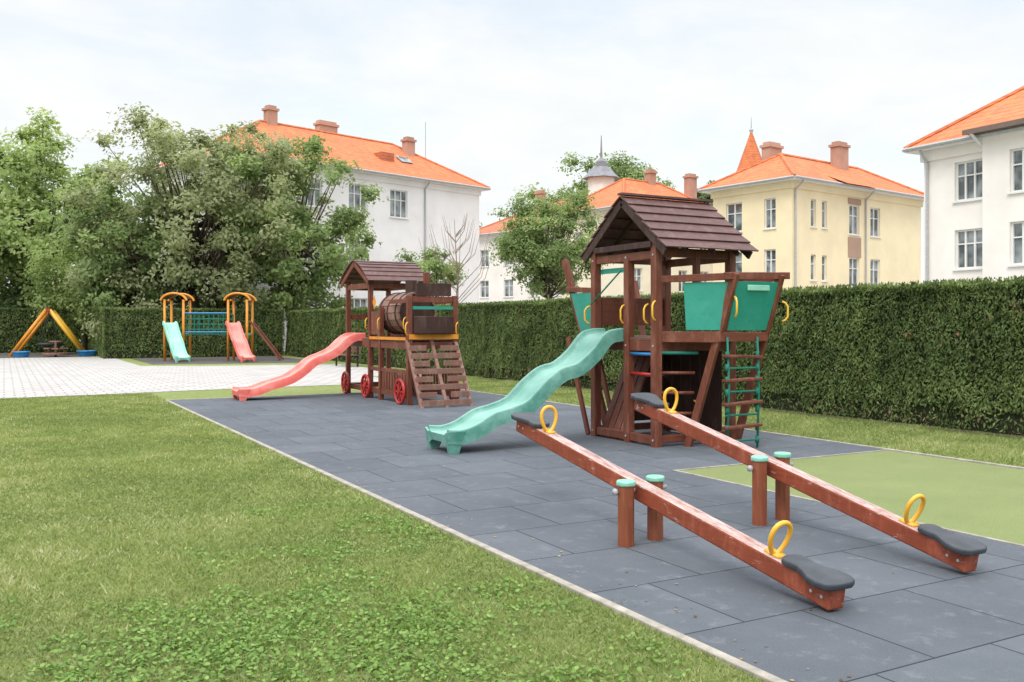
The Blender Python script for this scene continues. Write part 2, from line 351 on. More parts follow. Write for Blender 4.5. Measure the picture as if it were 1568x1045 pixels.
# ------------------------------------------------------------ hedges
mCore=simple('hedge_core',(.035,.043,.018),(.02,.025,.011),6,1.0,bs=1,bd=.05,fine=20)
def hedge(p,q,th,h,dens,size,seed,taper=.06):
    rng=np.random.default_rng(seed)
    p=np.array(p,float);q=np.array(q,float); L=np.linalg.norm(q-p); u=(q-p)/L; v=np.array([-u[1],u[0]])
    par=empty('hedge',((p[0]+q[0])/2,(p[1]+q[1])/2,0))
    def W(a,b,z): 
        return np.stack([p[0]+u[0]*a+v[0]*b,p[1]+u[1]*a+v[1]*b,z],1)
    c=B()
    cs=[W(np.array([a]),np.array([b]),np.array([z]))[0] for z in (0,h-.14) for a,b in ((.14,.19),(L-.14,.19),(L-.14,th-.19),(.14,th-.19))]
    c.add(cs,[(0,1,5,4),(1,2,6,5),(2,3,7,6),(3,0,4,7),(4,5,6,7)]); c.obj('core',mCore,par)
    def off(a,z,s): return .08*vnoise(a*.9,z*1.1,s)+.06*vnoise(a*3,z*1.8,s+1)+.055*vnoise(a*8,z*4,s+2)
    parts=[];shs=[]
    def add(a,b,z,out,n,nr):
        C=W(a,b,z)
        def cv(o): return np.stack([u[0]*o[:,0]+v[0]*o[:,1],u[1]*o[:,0]+v[1]*o[:,1],o[:,2]],1)
        parts.append(leaf_quads(C,rng,size,.36,cv(out),.45,cv(nr),.6))
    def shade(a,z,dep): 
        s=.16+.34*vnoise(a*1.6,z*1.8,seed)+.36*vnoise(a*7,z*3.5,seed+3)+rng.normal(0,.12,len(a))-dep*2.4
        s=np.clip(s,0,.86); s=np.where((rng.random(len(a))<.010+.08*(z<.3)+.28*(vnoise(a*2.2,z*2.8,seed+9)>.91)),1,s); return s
    for side in (0,1):
        n=int(L*h*dens*(1 if side==0 else .3)); a=rng.uniform(0,L,n); z=h*rng.uniform(0.01,1,n)**.95
        thin=(z<.34)&(rng.random(n)<.85*vnoise(a*2.5,z*0,seed+5)+.15)|((vnoise(a*5,z*5,seed+31)>.86)&(rng.random(n)<.6)); a=a[~thin];z=z[~thin];n=len(a)
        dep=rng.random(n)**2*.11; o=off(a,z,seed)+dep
        b=o if side==0 else th-o; s_=-1 if side==0 else 1
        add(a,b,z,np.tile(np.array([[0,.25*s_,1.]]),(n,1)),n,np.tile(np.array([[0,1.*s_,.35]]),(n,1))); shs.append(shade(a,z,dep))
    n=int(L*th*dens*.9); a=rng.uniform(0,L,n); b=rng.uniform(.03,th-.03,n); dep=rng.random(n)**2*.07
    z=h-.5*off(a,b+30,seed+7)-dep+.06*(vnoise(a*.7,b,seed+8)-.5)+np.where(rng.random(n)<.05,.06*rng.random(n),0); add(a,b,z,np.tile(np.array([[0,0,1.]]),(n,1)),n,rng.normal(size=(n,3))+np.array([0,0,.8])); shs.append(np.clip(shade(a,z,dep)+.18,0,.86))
    for e in (0,1):
        n=int(th*h*dens); b=rng.uniform(0,th,n); z=rng.uniform(.02,h,n); dep=rng.random(n)**2*.1; o=off(b,z,seed+20)+dep; s_=-1 if e==0 else 1
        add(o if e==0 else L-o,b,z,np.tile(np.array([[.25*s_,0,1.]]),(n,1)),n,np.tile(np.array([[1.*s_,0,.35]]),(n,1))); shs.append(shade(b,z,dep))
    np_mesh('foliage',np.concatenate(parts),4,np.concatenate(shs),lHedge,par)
    return par
hedge((12.65,27.2),(12.65,-1.5),1.3,2.30,2400,.075,1)
hedge((12.85,47.6),(12.85,28.2),1.2,2.35,700,.12,3)
hedge((4.1,47.8),(12.85,47.8),1.2,2.45,600,.13,4)
hedge((4.1,60.3),(4.1,49.1),1.2,2.5,450,.15,5)
hedge((-22,60.3),(4.1,60.3),1.2,2.6,380,.17,6)
# ------------------------------------------------------------ trees
def tree(name,x,y,H,cr,cz,ch,nleaf,leaf,mat,seed,nclump=60,tr=.25,lean=(0,0),clr=(.16,.30),barkm=None,low=0,asp=.55):
    rng=np.random.default_rng(seed); par=empty(name,(x,y,0)); t=B()
    th=cz-ch*.35
    top=Vector((x+lean[0],y+lean[1],cz+ch*.4))
    pts=[];rs=[]
    for i in range(8):
        f=i/7; pts.append((x+lean[0]*f+rng.normal(0,.08)*f*cr*.25,y+lean[1]*f+rng.normal(0,.08)*f*cr*.25,top.z*f)); rs.append(tr*(1.15-.95*f)+(.25*tr if i==0 else 0))
    t.tube(pts,rs,9)
    cen=[]
    for i in range(nclump):
        d=rng.normal(size=3); d/=np.linalg.norm(d); r=rng.uniform(.2,1)**.42*(1+.12*rng.normal()*(rng.random()<.35))
        lump=1+.18*math.sin(3*math.atan2(d[1],d[0])+seed)+.10*math.sin(7*math.atan2(d[1],d[0])+d[2]*5+seed*2)
        p=np.array([x+lean[0]+d[0]*cr*r*lump,y+lean[1]+d[1]*cr*r*lump,cz+d[2]*ch*r*(1+.14*math.sin(5*d[0]+seed))])
        if low and d[2]<0: p[2]-=ch*low*-d[2]
        cen.append((p,cr*rng.uniform(*clr)))
    for p,r in cen[:max(18,int(nclump*.7))]:
        f=rng.uniform(.25,.8); a=np.array(pts[int(f*7)]); a=np.array([a[0],a[1],max(a[2],th*.6)])
        q=(a+p)/2+np.array([0,0,-.08*ch+rng.normal(0,.1)]); t.tube([a,q,p],[tr*.34,tr*.18,tr*.05],6)
    t.obj('trunk',barkm or mBark,par,smooth=True)
    tot=sum(r**2 for _,r in cen); Cs=[];S=[];NR=[];cc=np.array([x+lean[0],y+lean[1],cz-.4*ch])
    for p,r in cen:
        n=max(30,int(nleaf*r*r/tot)); d=unit(rng.normal(size=(n,3))); rr=rng.random((n,1))**.5
        dirs=unit(rng.normal(size=(8,3))+np.array([0,0,.3])); w=np.max(d@dirs.T,axis=1,keepdims=True); rr=rr*(.42+1.0*np.clip(w,0,1)**4)
        C=p+d*rr*r*np.array([1.15,1.15,.85]); C[:,2]-=.14*r*(rr[:,0]**2)
        Cs.append(C); NR.append(unit(C-cc)*.6+d*.4+np.array([-.15,-.2,.5])); S.append(np.clip(rng.normal(.5,.19)+rng.normal(0,.14,n)+.12*(rr[:,0]-.5),0,1))
    C=np.concatenate(Cs); np_mesh('crown',leaf_quads(C,rng,leaf,asp,nrm=np.concatenate(NR),nj=.6),4,np.concatenate(S),mat,par)
    return par
tree('walnut_tree',9.0,52.0,14,5.8,7.5,5.7,34000,.24,lGrey,11,135,.28,clr=(.10,.20),low=.15)
tree('walnut_tree',14.0,50.7,12,4.9,7.0,4.9,31000,.24,lGreen,12,120,.26,clr=(.10,.20),low=.1)
tree('walnut_tree',11.9,54.0,13.4,4.6,9.2,4.0,17000,.24,lGrey,31,70,.24,clr=(.11,.22))
tree('walnut_tree',6.2,53.5,10,3.6,5.6,4.2,18000,.24,lGreen,33,60,.2,clr=(.14,.26))
tree('maple_tree',1.6,64.5,14,5.6,8.2,5.6,30000,.3,lLight,13,110,.32,clr=(.12,.24))
tree('maple_tree',-5.5,66.0,13,5.6,6.8,5.2,28000,.3,lGreen,14,95,.3,clr=(.12,.24))
tree('young_tree',4.0,57.4,6.5,2.7,4.0,2.9,16000,.2,lLight,15,44,.12,clr=(.2,.36))
tree('maple_tree',-12,70,14,6.5,7.4,6.0,26000,.36,lGreen,16,75,.3,clr=(.13,.25))
tree('street_tree',23.35,38.6,8.2,2.4,5.7,2.55,34000,.15,lGreen,17,120,.13,clr=(.19,.31))
tree('maple_tree',60.5,88,20,7.2,15.2,6.0,30000,.42,lGreen,18,80,.4)
tree('shrub_tree',20.0,44.5,6,1.5,4.4,1.4,7000,.16,lGreen,19,26,.1,clr=(.25,.42))
tree('maple_tree',44.5,96,15,3.8,12.0,3.6,8000,.42,lDark,20,26,.3)
tree('maple_tree',75,84,19,4.0,16.0,3.0,8000,.42,lDark,27,26,.3)
rng=np.random.default_rng(21); Cs=[];S=[]
for i in range(170):
    xx=rng.uniform(-42,16); p=np.array([xx,rng.uniform(72,80),rng.uniform(1,9.5)]); r=rng.uniform(1.4,2.8); n=420
    d=unit(rng.normal(size=(n,3))); Cs.append(p+d*r*rng.random((n,1))**.4); S.append(np.clip(rng.normal(.6,.2)+rng.normal(0,.14,n),0,1))
C=np.concatenate(Cs); np_mesh('distant_trees',leaf_quads(C,rng,.5,.6,nrm=np.tile([[-.3,-.7,.6]],(len(C),1)),nj=.8),4,np.concatenate(S),lDark)
Cs=[];S=[]
for i in range(80):
    xx=rng.uniform(-24,10.5); p=np.array([xx,62.8+rng.uniform(0,2)-max(0,xx-4)*1.7,rng.uniform(1.2,3.4)]); r=rng.uniform(.8,1.5); n=420
    d=unit(rng.normal(size=(n,3))); Cs.append(p+d*r*rng.random((n,1))**.4); S.append(np.clip(rng.normal(.6,.2)+rng.normal(0,.14,n),0,1))
C=np.concatenate(Cs); np_mesh('shrub_border',leaf_quads(C,rng,.26,.6,nrm=np.tile([[-.3,-.7,.6]],(len(C),1)),nj=.8),4,np.concatenate(S),lDark)
def bare(x,y,H,seed):
    rng=np.random.default_rng(seed); par=empty('bare_tree',(x,y,0)); t=B()
    t.tube([(x,y,0),(x+.1,y,H*.5),(x-.1,y,H)],[.06,.04,.01],6)
    for i in range(26):
        z=H*rng.uniform(.35,.95); a=rng.uniform(0,6.28); L=(H-z)*.55+.5
        p=np.array([x,y,z]);q=p+np.array([math.cos(a)*L*.5,math.sin(a)*L*.5,L*.5]); e=q+np.array([math.cos(a)*L*.2,math.sin(a)*L*.2,L*.7])
        t.tube([p,q,e],[.022,.016,.006],5)
    t.obj('branches',mTwig,par)
bare(20.2,42.5,7.0,5)

# ------------------------------------------------------------ buildings
def opening_wall(walls,fr,gl,mp,a0,a1,z0,z1,wins,sill=None):
    xs=sorted({a0,a1,*[w[0] for w in wins],*[w[1] for w in wins]}); zs=sorted({z0,z1,*[w[2] for w in wins],*[w[3] for w in wins]})
    for i in range(len(xs)-1):
        for j in range(len(zs)-1):
            cx=(xs[i]+xs[i+1])/2; cz=(zs[j]+zs[j+1])/2
            if any(w[0]<cx<w[1] and w[2]<cz<w[3] for w in wins): continue
            walls.add([mp(xs[i],0,zs[j]),mp(xs[i+1],0,zs[j]),mp(xs[i+1],0,zs[j+1]),mp(xs[i],0,zs[j+1])],[(0,1,2,3)])
    def mb(t,x0,x1,y0,y1,d0,d1):
        vs=[mp(x,d,z) for d in (d0,d1) for x,z in ((x0,y0),(x1,y0),(x1,y1),(x0,y1))]
        t.add(vs,[(0,1,2,3),(7,6,5,4),(0,4,5,1),(1,5,6,2),(2,6,7,3),(3,7,4,0)])
    for w in wins:
        x0,x1,y0,y1=w[:4]; nx,nz=w[4:6] if len(w)>4 else (2,2)
        for (p,q) in (((x0,y0),(x1,y0)),((x1,y0),(x1,y1)),((x1,y1),(x0,y1)),((x0,y1),(x0,y0))):
            walls.add([mp(p[0],0,p[1]),mp(q[0],0,q[1]),mp(q[0],.22,q[1]),mp(p[0],.22,p[1])],[(0,1,2,3)])
        gl.add([mp(x0,.17,y0),mp(x1,.17,y0),mp(x1,.17,y1),mp(x0,.17,y1)],[(0,1,2,3)])
        f=.07
        mb(fr,x0,x0+f,y0,y1,.10,.18); mb(fr,x1-f,x1,y0,y1,.10,.18); mb(fr,x0+f,x1-f,y0,y0+f,.10,.18); mb(fr,x0+f,x1-f,y1-f,y1,.10,.18)
        for i in range(1,nx): c=x0+(x1-x0)*i/nx; mb(fr,c-.035,c+.035,y0+f,y1-f,.105,.175)
        for i in range(1,nz): c=y0+(y1-y0)*(i/nz if nz!=2 else .64); mb(fr,x0+f,x1-f,c-.025,c+.025,.11,.17)
        mb(fr,x0-.06,x1+.06,y0-.06,y0-.003,-.08,.12)
def building(name,org,ang,L,W,eave,ridge,wm,rm,front=(),left=(),right=(),over=.55,chim=(),fasciam=None,pipes=()):
    par=empty(name,(org[0],org[1],0),ang)
    wl,fr,gl=B(),B(),B()
    opening_wall(wl,fr,gl,lambda a,d,z:(a,d,z),0,L,0,eave,list(front))
    opening_wall(wl,fr,gl,lambda a,d,z:(d,a,z),0,W,0,eave,list(left))
    opening_wall(wl,fr,gl,lambda a,d,z:(L-d,a,z),0,W,0,eave,list(right))
    wl.add([(0,W,0),(L,W,0),(L,W,eave),(0,W,eave)],[(0,1,2,3)])
    wl.obj('walls',wm,par,world=False); fr.obj('window_frames',mWhite,par,world=False); gl.obj('window_glass',mGlass,par,world=False)
    o=over; e=eave; r=B(); hh=W/2
    bt=[(-o,-o,e-.02),(L+o,-o,e-.02),(L+o,W+o,e-.02),(-o,W+o,e-.02)]
    tp=[(x,y,e+.14) for x,y,_ in bt]+[(hh,hh,ridge),(L-hh,hh,ridge)]
    r.add(tp,[(0,1,5,4),(1,2,5),(2,3,4,5),(3,0,4)]); r.obj('roof',rm,par,world=False)
    s=B(); s.add(bt+tp[:4],[(3,2,1,0),(0,1,5,4),(1,2,6,5),(2,3,7,6),(3,0,4,7)]); s.obj('eaves',mWhite if fasciam is None else fasciam,par,world=False)
    g=B()
    for a,b in ((0,1),(1,2),(2,3),(3,0)):
        A=Vector(tp[a]);Bv=Vector(tp[b]); cc=Vector((L/2,W/2,A.z))
        off=Vector(((A+Bv)/2-cc)); off=off.normalized()*.07
        g.tube([A+off-Vector((0,0,.05)),Bv+off-Vector((0,0,.05))],.07,6)
    for px_ in pipes: g.tube([(px_,-o,e-.05),(px_,-.08,e-.5),(px_,-.08,0)],.055,8)
    g.obj('gutters',mSteel,par,world=False)
    cb=B(); cb.bb((-.1,-.1,e-.42),(L+.1,W+.1,e-.025)); cb.obj('cornice',wm,par,world=False)
    rt=B()
    for a,b in ((4,5),(0,4),(3,4),(1,5),(2,5)): rt.tube([tp[a],tp[b]],.11,6)
    rt.obj('ridge_tiles',rm,par,world=False)
    cm=B();cc=B()
    for (u,v,z,w) in chim:
        cm.bb((u-w/2,v-.3,eave),(u+w/2,v+.3,z)); cc.bb((u-w/2-.09,v-.39,z),(u+w/2+.09,v+.39,z+.16)); cc.bb((u-w/2+.05,v-.25,z+.16),(u+w/2-.05,v+.25,z+.34))
    if chim: cm.obj('chimneys',mBrick,par,world=False); cc.obj('chimney_caps',mBrick,par,world=False)
    return par
wz=[(9.15,10.95),(5.4,7.2),(1.6,3.4)]
fw=[(u-.75,u+.75,a,b,3,2) for u in (2.2,5.6,9.2) for a,b in wz]+[(11.85,13.35,9.0,10.9,3,2)]
p=building('white_house',(11.7,55.6),rad(16.5),20.2,9.2,11.7,15.1,sWhite,mTile,front=fw,chim=((16.2,3.4,15.2,.75),(5.4,4.6,15.9,.7),(10.2,5.2,15.7,1.5)),pipes=(14.9,))
B().bb((12.2,1.4,13.0),(13.3,2.6,13.7)).obj('dormer',mTile2,p,world=False)
B().cyl((18.0,3.6,13.8),(18.0,3.6,17.0),.03,6).obj('antenna',mSteel,p,world=False)
B().box((14.6,1.9,13.50),(1.0,.9,.06),Matrix.Rotation(rad(36),3,'X')).obj('skylight',mGlass,p,world=False)
fw=[(u-.6,u+.6,a,b) for u in (2.0,5.2,8.4,11.6) for a,b in ((7.1,8.7),(4.2,5.8))]
p=building('school_house',(39.0,79.0),rad(-73.5),15,11,10,13.4,sCream,mTile2,front=fw,chim=((5.5,4,14.0,.8),))
cu=B(); cx,cy=11.9,5.2
cu.prism([(cx+1.2*math.cos(a*math.pi/4),cy+1.2*math.sin(a*math.pi/4)) for a in range(8)],12.0,14.9); cu.obj('cupola_drum',sCream,p,world=False)
cl=B()
for r0,z0,r1,z1 in ((1.75,14.9,1.2,15.4),(1.2,15.4,.8,15.9)): cl.tube([(cx,cy,z0),(cx,cy,z1)],[r0,r1],8)
cl.tube([(cx,cy,15.9),(cx,cy,16.4),(cx,cy,16.8),(cx,cy,18.8)],[.5,.5,.12,.03],8); cl.obj('cupola_roof',simple('zinc',(.25,.25,.28),(.18,.18,.2),2,.6),p,world=False)
fw=[(1.8,2.3,7.3,8.9,1,2),(2.9,3.4,7.3,8.9,1,2),(1.8,2.3,4.2,5.7,1,2),(2.9,3.4,4.2,5.7,1,2),(5.7,6.8,7.1,8.9,2,2),(8.0,9.1,7.1,8.9,2,2),(5.7,6.8,3.9,5.7,2,2),(8.0,9.1,3.9,5.7,2,2)]
lw=[(1.1,1.9,7.2,8.95,2,2),(3.5,4.7,7.2,8.95,2,2),(1.1,1.9,4.3,6.0,2,2),(3.5,4.7,4.3,6.0,2,2)]
p=building('yellow_house',(39.0,37.9),rad(8.7),14,5.7,9.8,12.0,sYel,mTile,front=fw,left=lw,over=.6,chim=((3.0,3.6,12.5,1.2),(8.4,2.4,13.0,1.1)),pipes=(.25,7.4))
s=B(); 
for a,b in ((8.9,9.36),(5.7,7.0),(2.2,3.8)): s.bb((5.55,-.03,a+.02),(6.95,.03,b-.07))
s.obj('spandrel_panels',sBrown,p,world=False)
b2=B(); b2.add([(3.9,-1.0,9.9),(7.3,-1.0,9.9),(7.3,-.3,9.9),(3.9,-.3,9.9),(5.6,2.3,11.7),(3.9,1.0,10.8),(7.3,1.0,10.8)],[(0,1,4),(1,6,4),(0,4,5)]); b2.obj('bay_roof',mTile,p,world=False)
tw=empty('spire_tower',(51.2,54.0,0)); t=B(); t.prism([(51.2+1.0*math.cos(a*math.pi/4),54+1.0*math.sin(a*math.pi/4)) for a in range(8)],0,13.5); t.obj('drum',sYel,tw)
B().tube([(51.2,54,13.2),(51.2,54,13.8),(51.2,54,16.7)],[1.45,1.1,.08],8).obj('spire',mTile,tw); B().tube([(51.2,54,16.6),(51.2,54,16.9),(51.2,54,17.0),(51.2,54,17.9)],[.08,.18,.05,.02],6).obj('finial',mSteel,tw)
fw=[(u-.5,u+.5,a,b) for u in (1.5,4,6.5,9) for a,b in ((7.2,8.9),(4.2,5.9))]
building('cream_house',(40.1,55.6),rad(8.7),11,7,10.3,13.2,sYel2,mTile,front=fw,left=[(2,3,7.2,8.9),(4.5,5.5,7.2,8.9)],chim=((10.2,2.5,13.8,.9),(6.4,3.4,13.9,.7)))
fw=[(1.35,2.5,6.35,7.85,3,2),(1.35,2.5,3.75,5.25,3,2),(1.35,2.5,1.2,2.6,3,2)]
p=building('villa',(32,24.1),rad(-90),22,12,8.5,13.2,sCream,mTile,front=fw,over=.5,pipes=(.2,))
wl,fr,gl=B(),B(),B()
fw=[(u,u+1.3,a,b,3,2) for u in (3.85,6.4,9.0,12,15) for a,b in ((6.35,7.9),(3.75,5.3),(1.2,2.6))]
opening_wall(wl,fr,gl,lambda a,d,z:(a,d-.45,z),2.8,19,0,8.7,fw)
wl.add([(2.8,-.45,0),(2.8,0,0),(2.8,0,8.7),(2.8,-.45,8.7)],[(0,1,2,3)])
wl.obj('bay_walls',sCream,p,world=False);fr.obj('bay_window_frames',mWhite,p,world=False);gl.obj('bay_glass',mGlass,p,world=False)
e=B(); e.add([(2.4,-1.0,8.8),(19.4,-1.0,8.8),(19.4,1.2,10.05),(2.4,1.2,10.05),(2.4,-1.0,8.7),(19.4,-1.0,8.7),(19.4,.1,8.7),(2.4,.1,8.7)],[(0,1,2,3),(0,3,7,4)]); e.obj('bay_roof',mTile,p,world=False)
e=B(); e.add([(2.4,-1.02,8.65),(19.4,-1.02,8.65),(19.4,.1,8.65),(2.4,.1,8.65)],[(0,1,2,3)]); e.bb((2.4,-1.06,8.61),(19.4,-1.0,8.79)); e.obj('bay_eaves',simple('dark_gutter',(.18,.13,.11)),p,world=False)
pp=B(); pp.tube([(2.7,-1.0,8.65),(2.7,-.08,8.1),(2.7,-.08,0)],.06,8); pp.obj('downpipe',mWhite,p,world=False)

# ------------------------------------------------------------ slide loft
def slide(name,prof,yc,mat,w=.27,parent=None,Mx=None,foot=True):
    P=[np.array(p,float) for p in prof]; pts=[]
    for i in range(len(P)-1):
        p0=P[max(i-1,0)];p1=P[i];p2=P[i+1];p3=P[min(i+2,len(P)-1)]
        for k in range(6):
            t=k/6; pts.append(.5*((2*p1)+(-p0+p2)*t+(2*p0-5*p1+4*p2-p3)*t*t+(-p0+3*p1-3*p2+p3)*t**3))
    pts.append(P[-1])
    half=[(0,0),(.62,.0),(.78,.012),(.87,.04),(.92,.068),(.97,.078),(1.06,.072),(1.10,.055),(1.13,-.06),(1.15,-.10),(1.11,-.10),(1.06,-.03),(.7,-.03),(0,-.03)]
    ring=[(a*w,b) for a,b in half]+[(-a*w,b) for a,b in half[-2:0:-1]]
    b=B(); vs=[];fs=[];m=len(ring)
    for i,p in enumerate(pts):
        t=pts[min(i+1,len(pts)-1)]-pts[max(i-1,0)]; t=t/np.linalg.norm(t); nrm=np.array([t[1],-t[0]]); 
        if nrm[1]<0: nrm=-nrm
        for y,h in ring:
            q=p+nrm*h; vs.append((q[0],yc+y,q[1]))
    for i in range(len(pts)-1):
        for k_ in range(m): fs.append((i*m+k_,i*m+(k_+1)%m,(i+1)*m+(k_+1)%m,(i+1)*m+k_)[::-1])
    fs.append(tuple(range(m))); fs.append(tuple((len(pts)-1)*m+k_ for k_ in range(m))[::-1])
    b.add(vs,fs)
    o=b.obj(name,mat,parent,smooth=True,world=(Mx is None),M=Mx)
    bm=bmesh.new(); bm.from_mesh(o.data); bmesh.ops.recalc_face_normals(bm,faces=bm.faces); bm.to_mesh(o.data); bm.free()
    md=o.modifiers.new('es','EDGE_SPLIT'); md.split_angle=rad(50)
    if foot:
        x,z=P[-1]; f=B()
        for s in (-1,1):
            f.add([(x-.03,yc+s*w*1.13,z+.055),(x+.24,yc+s*w*1.13,z+.055),(x+.14,yc+s*w*1.13,0),(x+.02,yc+s*w*1.13,0),(x-.03,yc+s*w*.82,z+.01),(x+.24,yc+s*w*.82,z+.01),(x+.14,yc+s*w*.86,0),(x+.02,yc+s*w*.86,0)],
                  [(0,1,2,3),(7,6,5,4),(0,4,5,1),(1,5,6,2),(2,6,7,3),(3,7,4,0)])
        f.add([(x-.02,yc-w*.86,z),(x-.02,yc+w*.86,z),(x-.01,yc+w*.86,z-.15),(x-.01,yc+w*.5,z-.09),(x-.01,yc-w*.5,z-.09),(x-.01,yc-w*.86,z-.15)],[(0,1,2,3,4,5)])
        f.obj(name+'_foot',mat,parent,bevel=.012,world=(Mx is None),M=Mx)
    return o
def handle(b,p,h,out,r=.014):
    p=Vector(p); o=Vector(out); b.tube([p,p+o*.6+Vector((0,0,.02)),p+o+Vector((0,0,h*.25)),p+o+Vector((0,0,h*.75)),p+o*.6+Vector((0,0,h-.02)),p+Vector((0,0,h))],r,8)

# ------------------------------------------------------------ play tower (ship)
T=empty('climbing_tower',(8.05,10.3,0))
z=B()
for x,y,h in ((7.45,9.6,2.66),(7.45,10.2,2.5),(7.45,11.0,2.66),(8.72,9.6,2.66),(8.72,11.0,2.66)): z.bb((x-.055,y-.055,0),(x+.055,y+.055,h))
z.bb((8.08,9.56,1.4),(8.16,9.64,2.6))
z.beam((7.85,9.45,0),(8.06,8.78,2.26),.07,.10); z.beam((8.68,9.45,0),(8.84,8.78,2.26),.07,.10)
z.beam((7.75,11.1,0),(7.5,11.92,2.6),.07,.10); z.beam((8.68,11.15,0),(8.8,11.9,2.3),.07,.10)
z.obj('posts',wZ,T,bevel=.008)
x=B()
for y in (9.6,11.0): x.bb((7.51,y-.035,1.26),(8.66,y+.035,1.40)); x.bb((7.51,y-.03,2.50),(8.66,y+.03,2.62)); x.bb((7.51,y-.03,.06),(8.66,y+.03,.16))
x.beam((7.9,8.80,2.22),(9.0,8.80,2.25),.05,.09); x.beam((7.95,8.98,1.45),(8.78,8.98,1.45),.06,.12)
x.bb((8.2,9.585,1.75),(8.66,9.615,1.9)); x.bb((7.51,10.985,1.6),(8.66,11.015,2.0)); 
x.obj('cross_beams',wX,T,bevel=.006)
y_=B()
for xx in (7.45,8.72):
    y_.bb((xx-.03,9.66,1.26),(xx+.03,10.14,1.40)); y_.bb((xx-.03,10.26,1.26),(xx+.03,10.94,1.40)); y_.bb((xx-.03,9.66,.04),(xx+.03,10.14,.15)); y_.bb((xx-.03,10.26,.04),(xx+.03,10.94,.15)); y_.bb((xx-.035,9.66,2.47),(xx+.035,10.94,2.58))
y_.beam((7.5,9.56,2.20),(8.05,8.78,2.22),.05,.09); y_.beam((7.52,9.56,1.45),(8.0,8.97,1.45),.06,.14); y_.beam((8.84,8.8,2.22),(8.74,9.56,2.2),.05,.09)
y_.beam((7.5,11.05,2.1),(7.5,11.85,2.15),.05,.08); y_.beam((7.5,11.05,1.45),(7.62,11.6,1.45),.06,.12)
y_.obj('side_beams',wY,T,bevel=.006)
dk=B()
for i in range(12): dk.bb((7.42+i*.11,9.58,1.402),(7.42+i*.11+.098,11.02,1.44))
for i in range(7): 
    xa=7.62+i*.16; ya=9.55-max(0,min(.55,(xa-7.55)*1.35)); dk.bb((xa,ya,1.402),(xa+.145,9.55,1.44))
for i in range(7): dk.bb((7.62+i*.16,11.03,1.402),(7.62+i*.16+.145,11.6,1.44))
dk.obj('deck',wLight,T,bevel=.004)
yr,zr=10.26,3.34
rf=B()
for s,(ye,ze) in ((-1,(9.28,2.58)),(1,(11.24,2.58))):
    for i in range(6):
        f0=i/6; f1=(i+1.12)/6
        a=(yr+(ye-yr)*f0,zr+(ze-zr)*f0); b_=(yr+(ye-yr)*f1,zr+(ze-zr)*f1)
        n_=Vector((0,s*(zr-ze),abs(ye-yr))).normalized()
        A0=Vector((0,a[0],a[1]))+n_*.006; B0=Vector((0,b_[0],b_[1]))+n_*.032
        vs=[]; j0=random.uniform(-.012,.012); j1=random.uniform(-.012,.012)
        for xx,j in ((7.34,j0),(8.90,j1)):
            for P_ in (A0,B0,B0+n_*.02,A0+n_*.02): vs.append((xx+j,P_.y,P_.z))
        rf.add(vs,[(0,1,2,3),(7,6,5,4),(0,4,5,1),(1,5,6,2),(2,6,7,3),(3,7,4,0)])
rf.beam((7.32,yr-.03,zr+.045),(8.92,yr-.03,zr+.045),.12,.03)
rf.obj('roof_boards',wRoof,T,bevel=.003)
bg=B()
for xx in (7.38,8.82):
    for ye in (9.32,11.20): bg.beam((xx,yr,zr-.06),(xx,ye,2.54),.035,.11)
bg.bb((7.365,9.62,2.62),(7.395,10.94,2.70))
for xx in (7.75,8.2,8.6):
    for ye in (9.32,11.20): bg.beam((xx,yr,zr-.07),(xx,ye,2.55),.04,.06)
bg.obj('rafters',wDark,T,bevel=.004)
dw=B()
for i in range(6): dw.bb((8.62,9.7+i*.21,.15),(8.66,9.7+i*.21+.19,1.25))
for i in range(3): dw.bb((8.0,10.93,.2+i*.34),(8.67,10.96,.5+i*.34))
dw.obj('back_boards',wDark,T,bevel=.004)
rp=B()
for i in range(4): rp.beam((7.48,10.45+i*.15,.0),(8.05,10.45+i*.15,1.3),.13,.03,(1,0,.5))
rp.beam((7.42,11.15,.02),(7.42,11.7,1.42),.08,.04,(1,0,0)); rp.beam((7.9,11.15,.02),(7.9,11.7,1.42),.08,.04,(1,0,0))
rp.obj('ramp_boards',wZ,T,bevel=.004)
pn=B()
def quad(b,p0,p1,p2,p3,t=.012):
    n_=(Vector(p1)-Vector(p0)).cross(Vector(p3)-Vector(p0)).normalized()*t
    vs=[Vector(p) for p in (p0,p1,p2,p3)]; vs+= [v+n_ for v in vs]
    b.add(vs,[(0,1,2,3),(7,6,5,4),(0,4,5,1),(1,5,6,2),(2,6,7,3),(3,7,4,0)])
quad(pn,(7.70,9.30,1.54),(7.99,8.95,1.54),(8.02,8.86,2.15),(7.68,9.33,2.15))
quad(pn,(8.08,8.96,1.54),(8.74,8.96,1.54),(8.82,8.80,2.16),(8.10,8.80,2.16))
quad(pn,(7.5,11.12,1.5),(7.55,11.55,1.5),(7.5,11.75,2.08),(7.47,11.1,2.08))
quad(pn,(7.5,10.93,2.33),(7.5,10.27,2.33),(7.5,10.27,2.40),(7.5,10.93,2.40))
pn.obj('teal_panels',mTealIn,T)
pm=B(); pm.beam((8.28,8.80,2.08),(8.66,8.80,2.08),.02,.075); pm.obj('panel_window',mMint,T,bevel=.02)
sc=B()
for (xx,yy) in ((7.39,9.6),(7.39,10.2),(7.39,11.0)):
    for zz in (.1,1.33,2.52): sc.cyl((xx-.002,yy,zz),(xx+.01,yy,zz),.014,8)
sc.obj('bolts',mSteel,T)
for nm,mt,zs in (('blue_rungs',mBlue,(1.22,)),('red_rungs',mRed,(.95,.66))):
    l=B(); [l.cyl((7.45,9.65,zz),(7.45,10.16,zz),.024,10) for zz in zs]; l.obj(nm,mt,T,smooth=True)
l=B(); [l.cyl((7.5,9.57,zz),(7.88,9.40-zz*.05,zz),.022,10) for zz in (.45,.72,.98)]; l.obj('brown_rungs',wX,T,smooth=True)
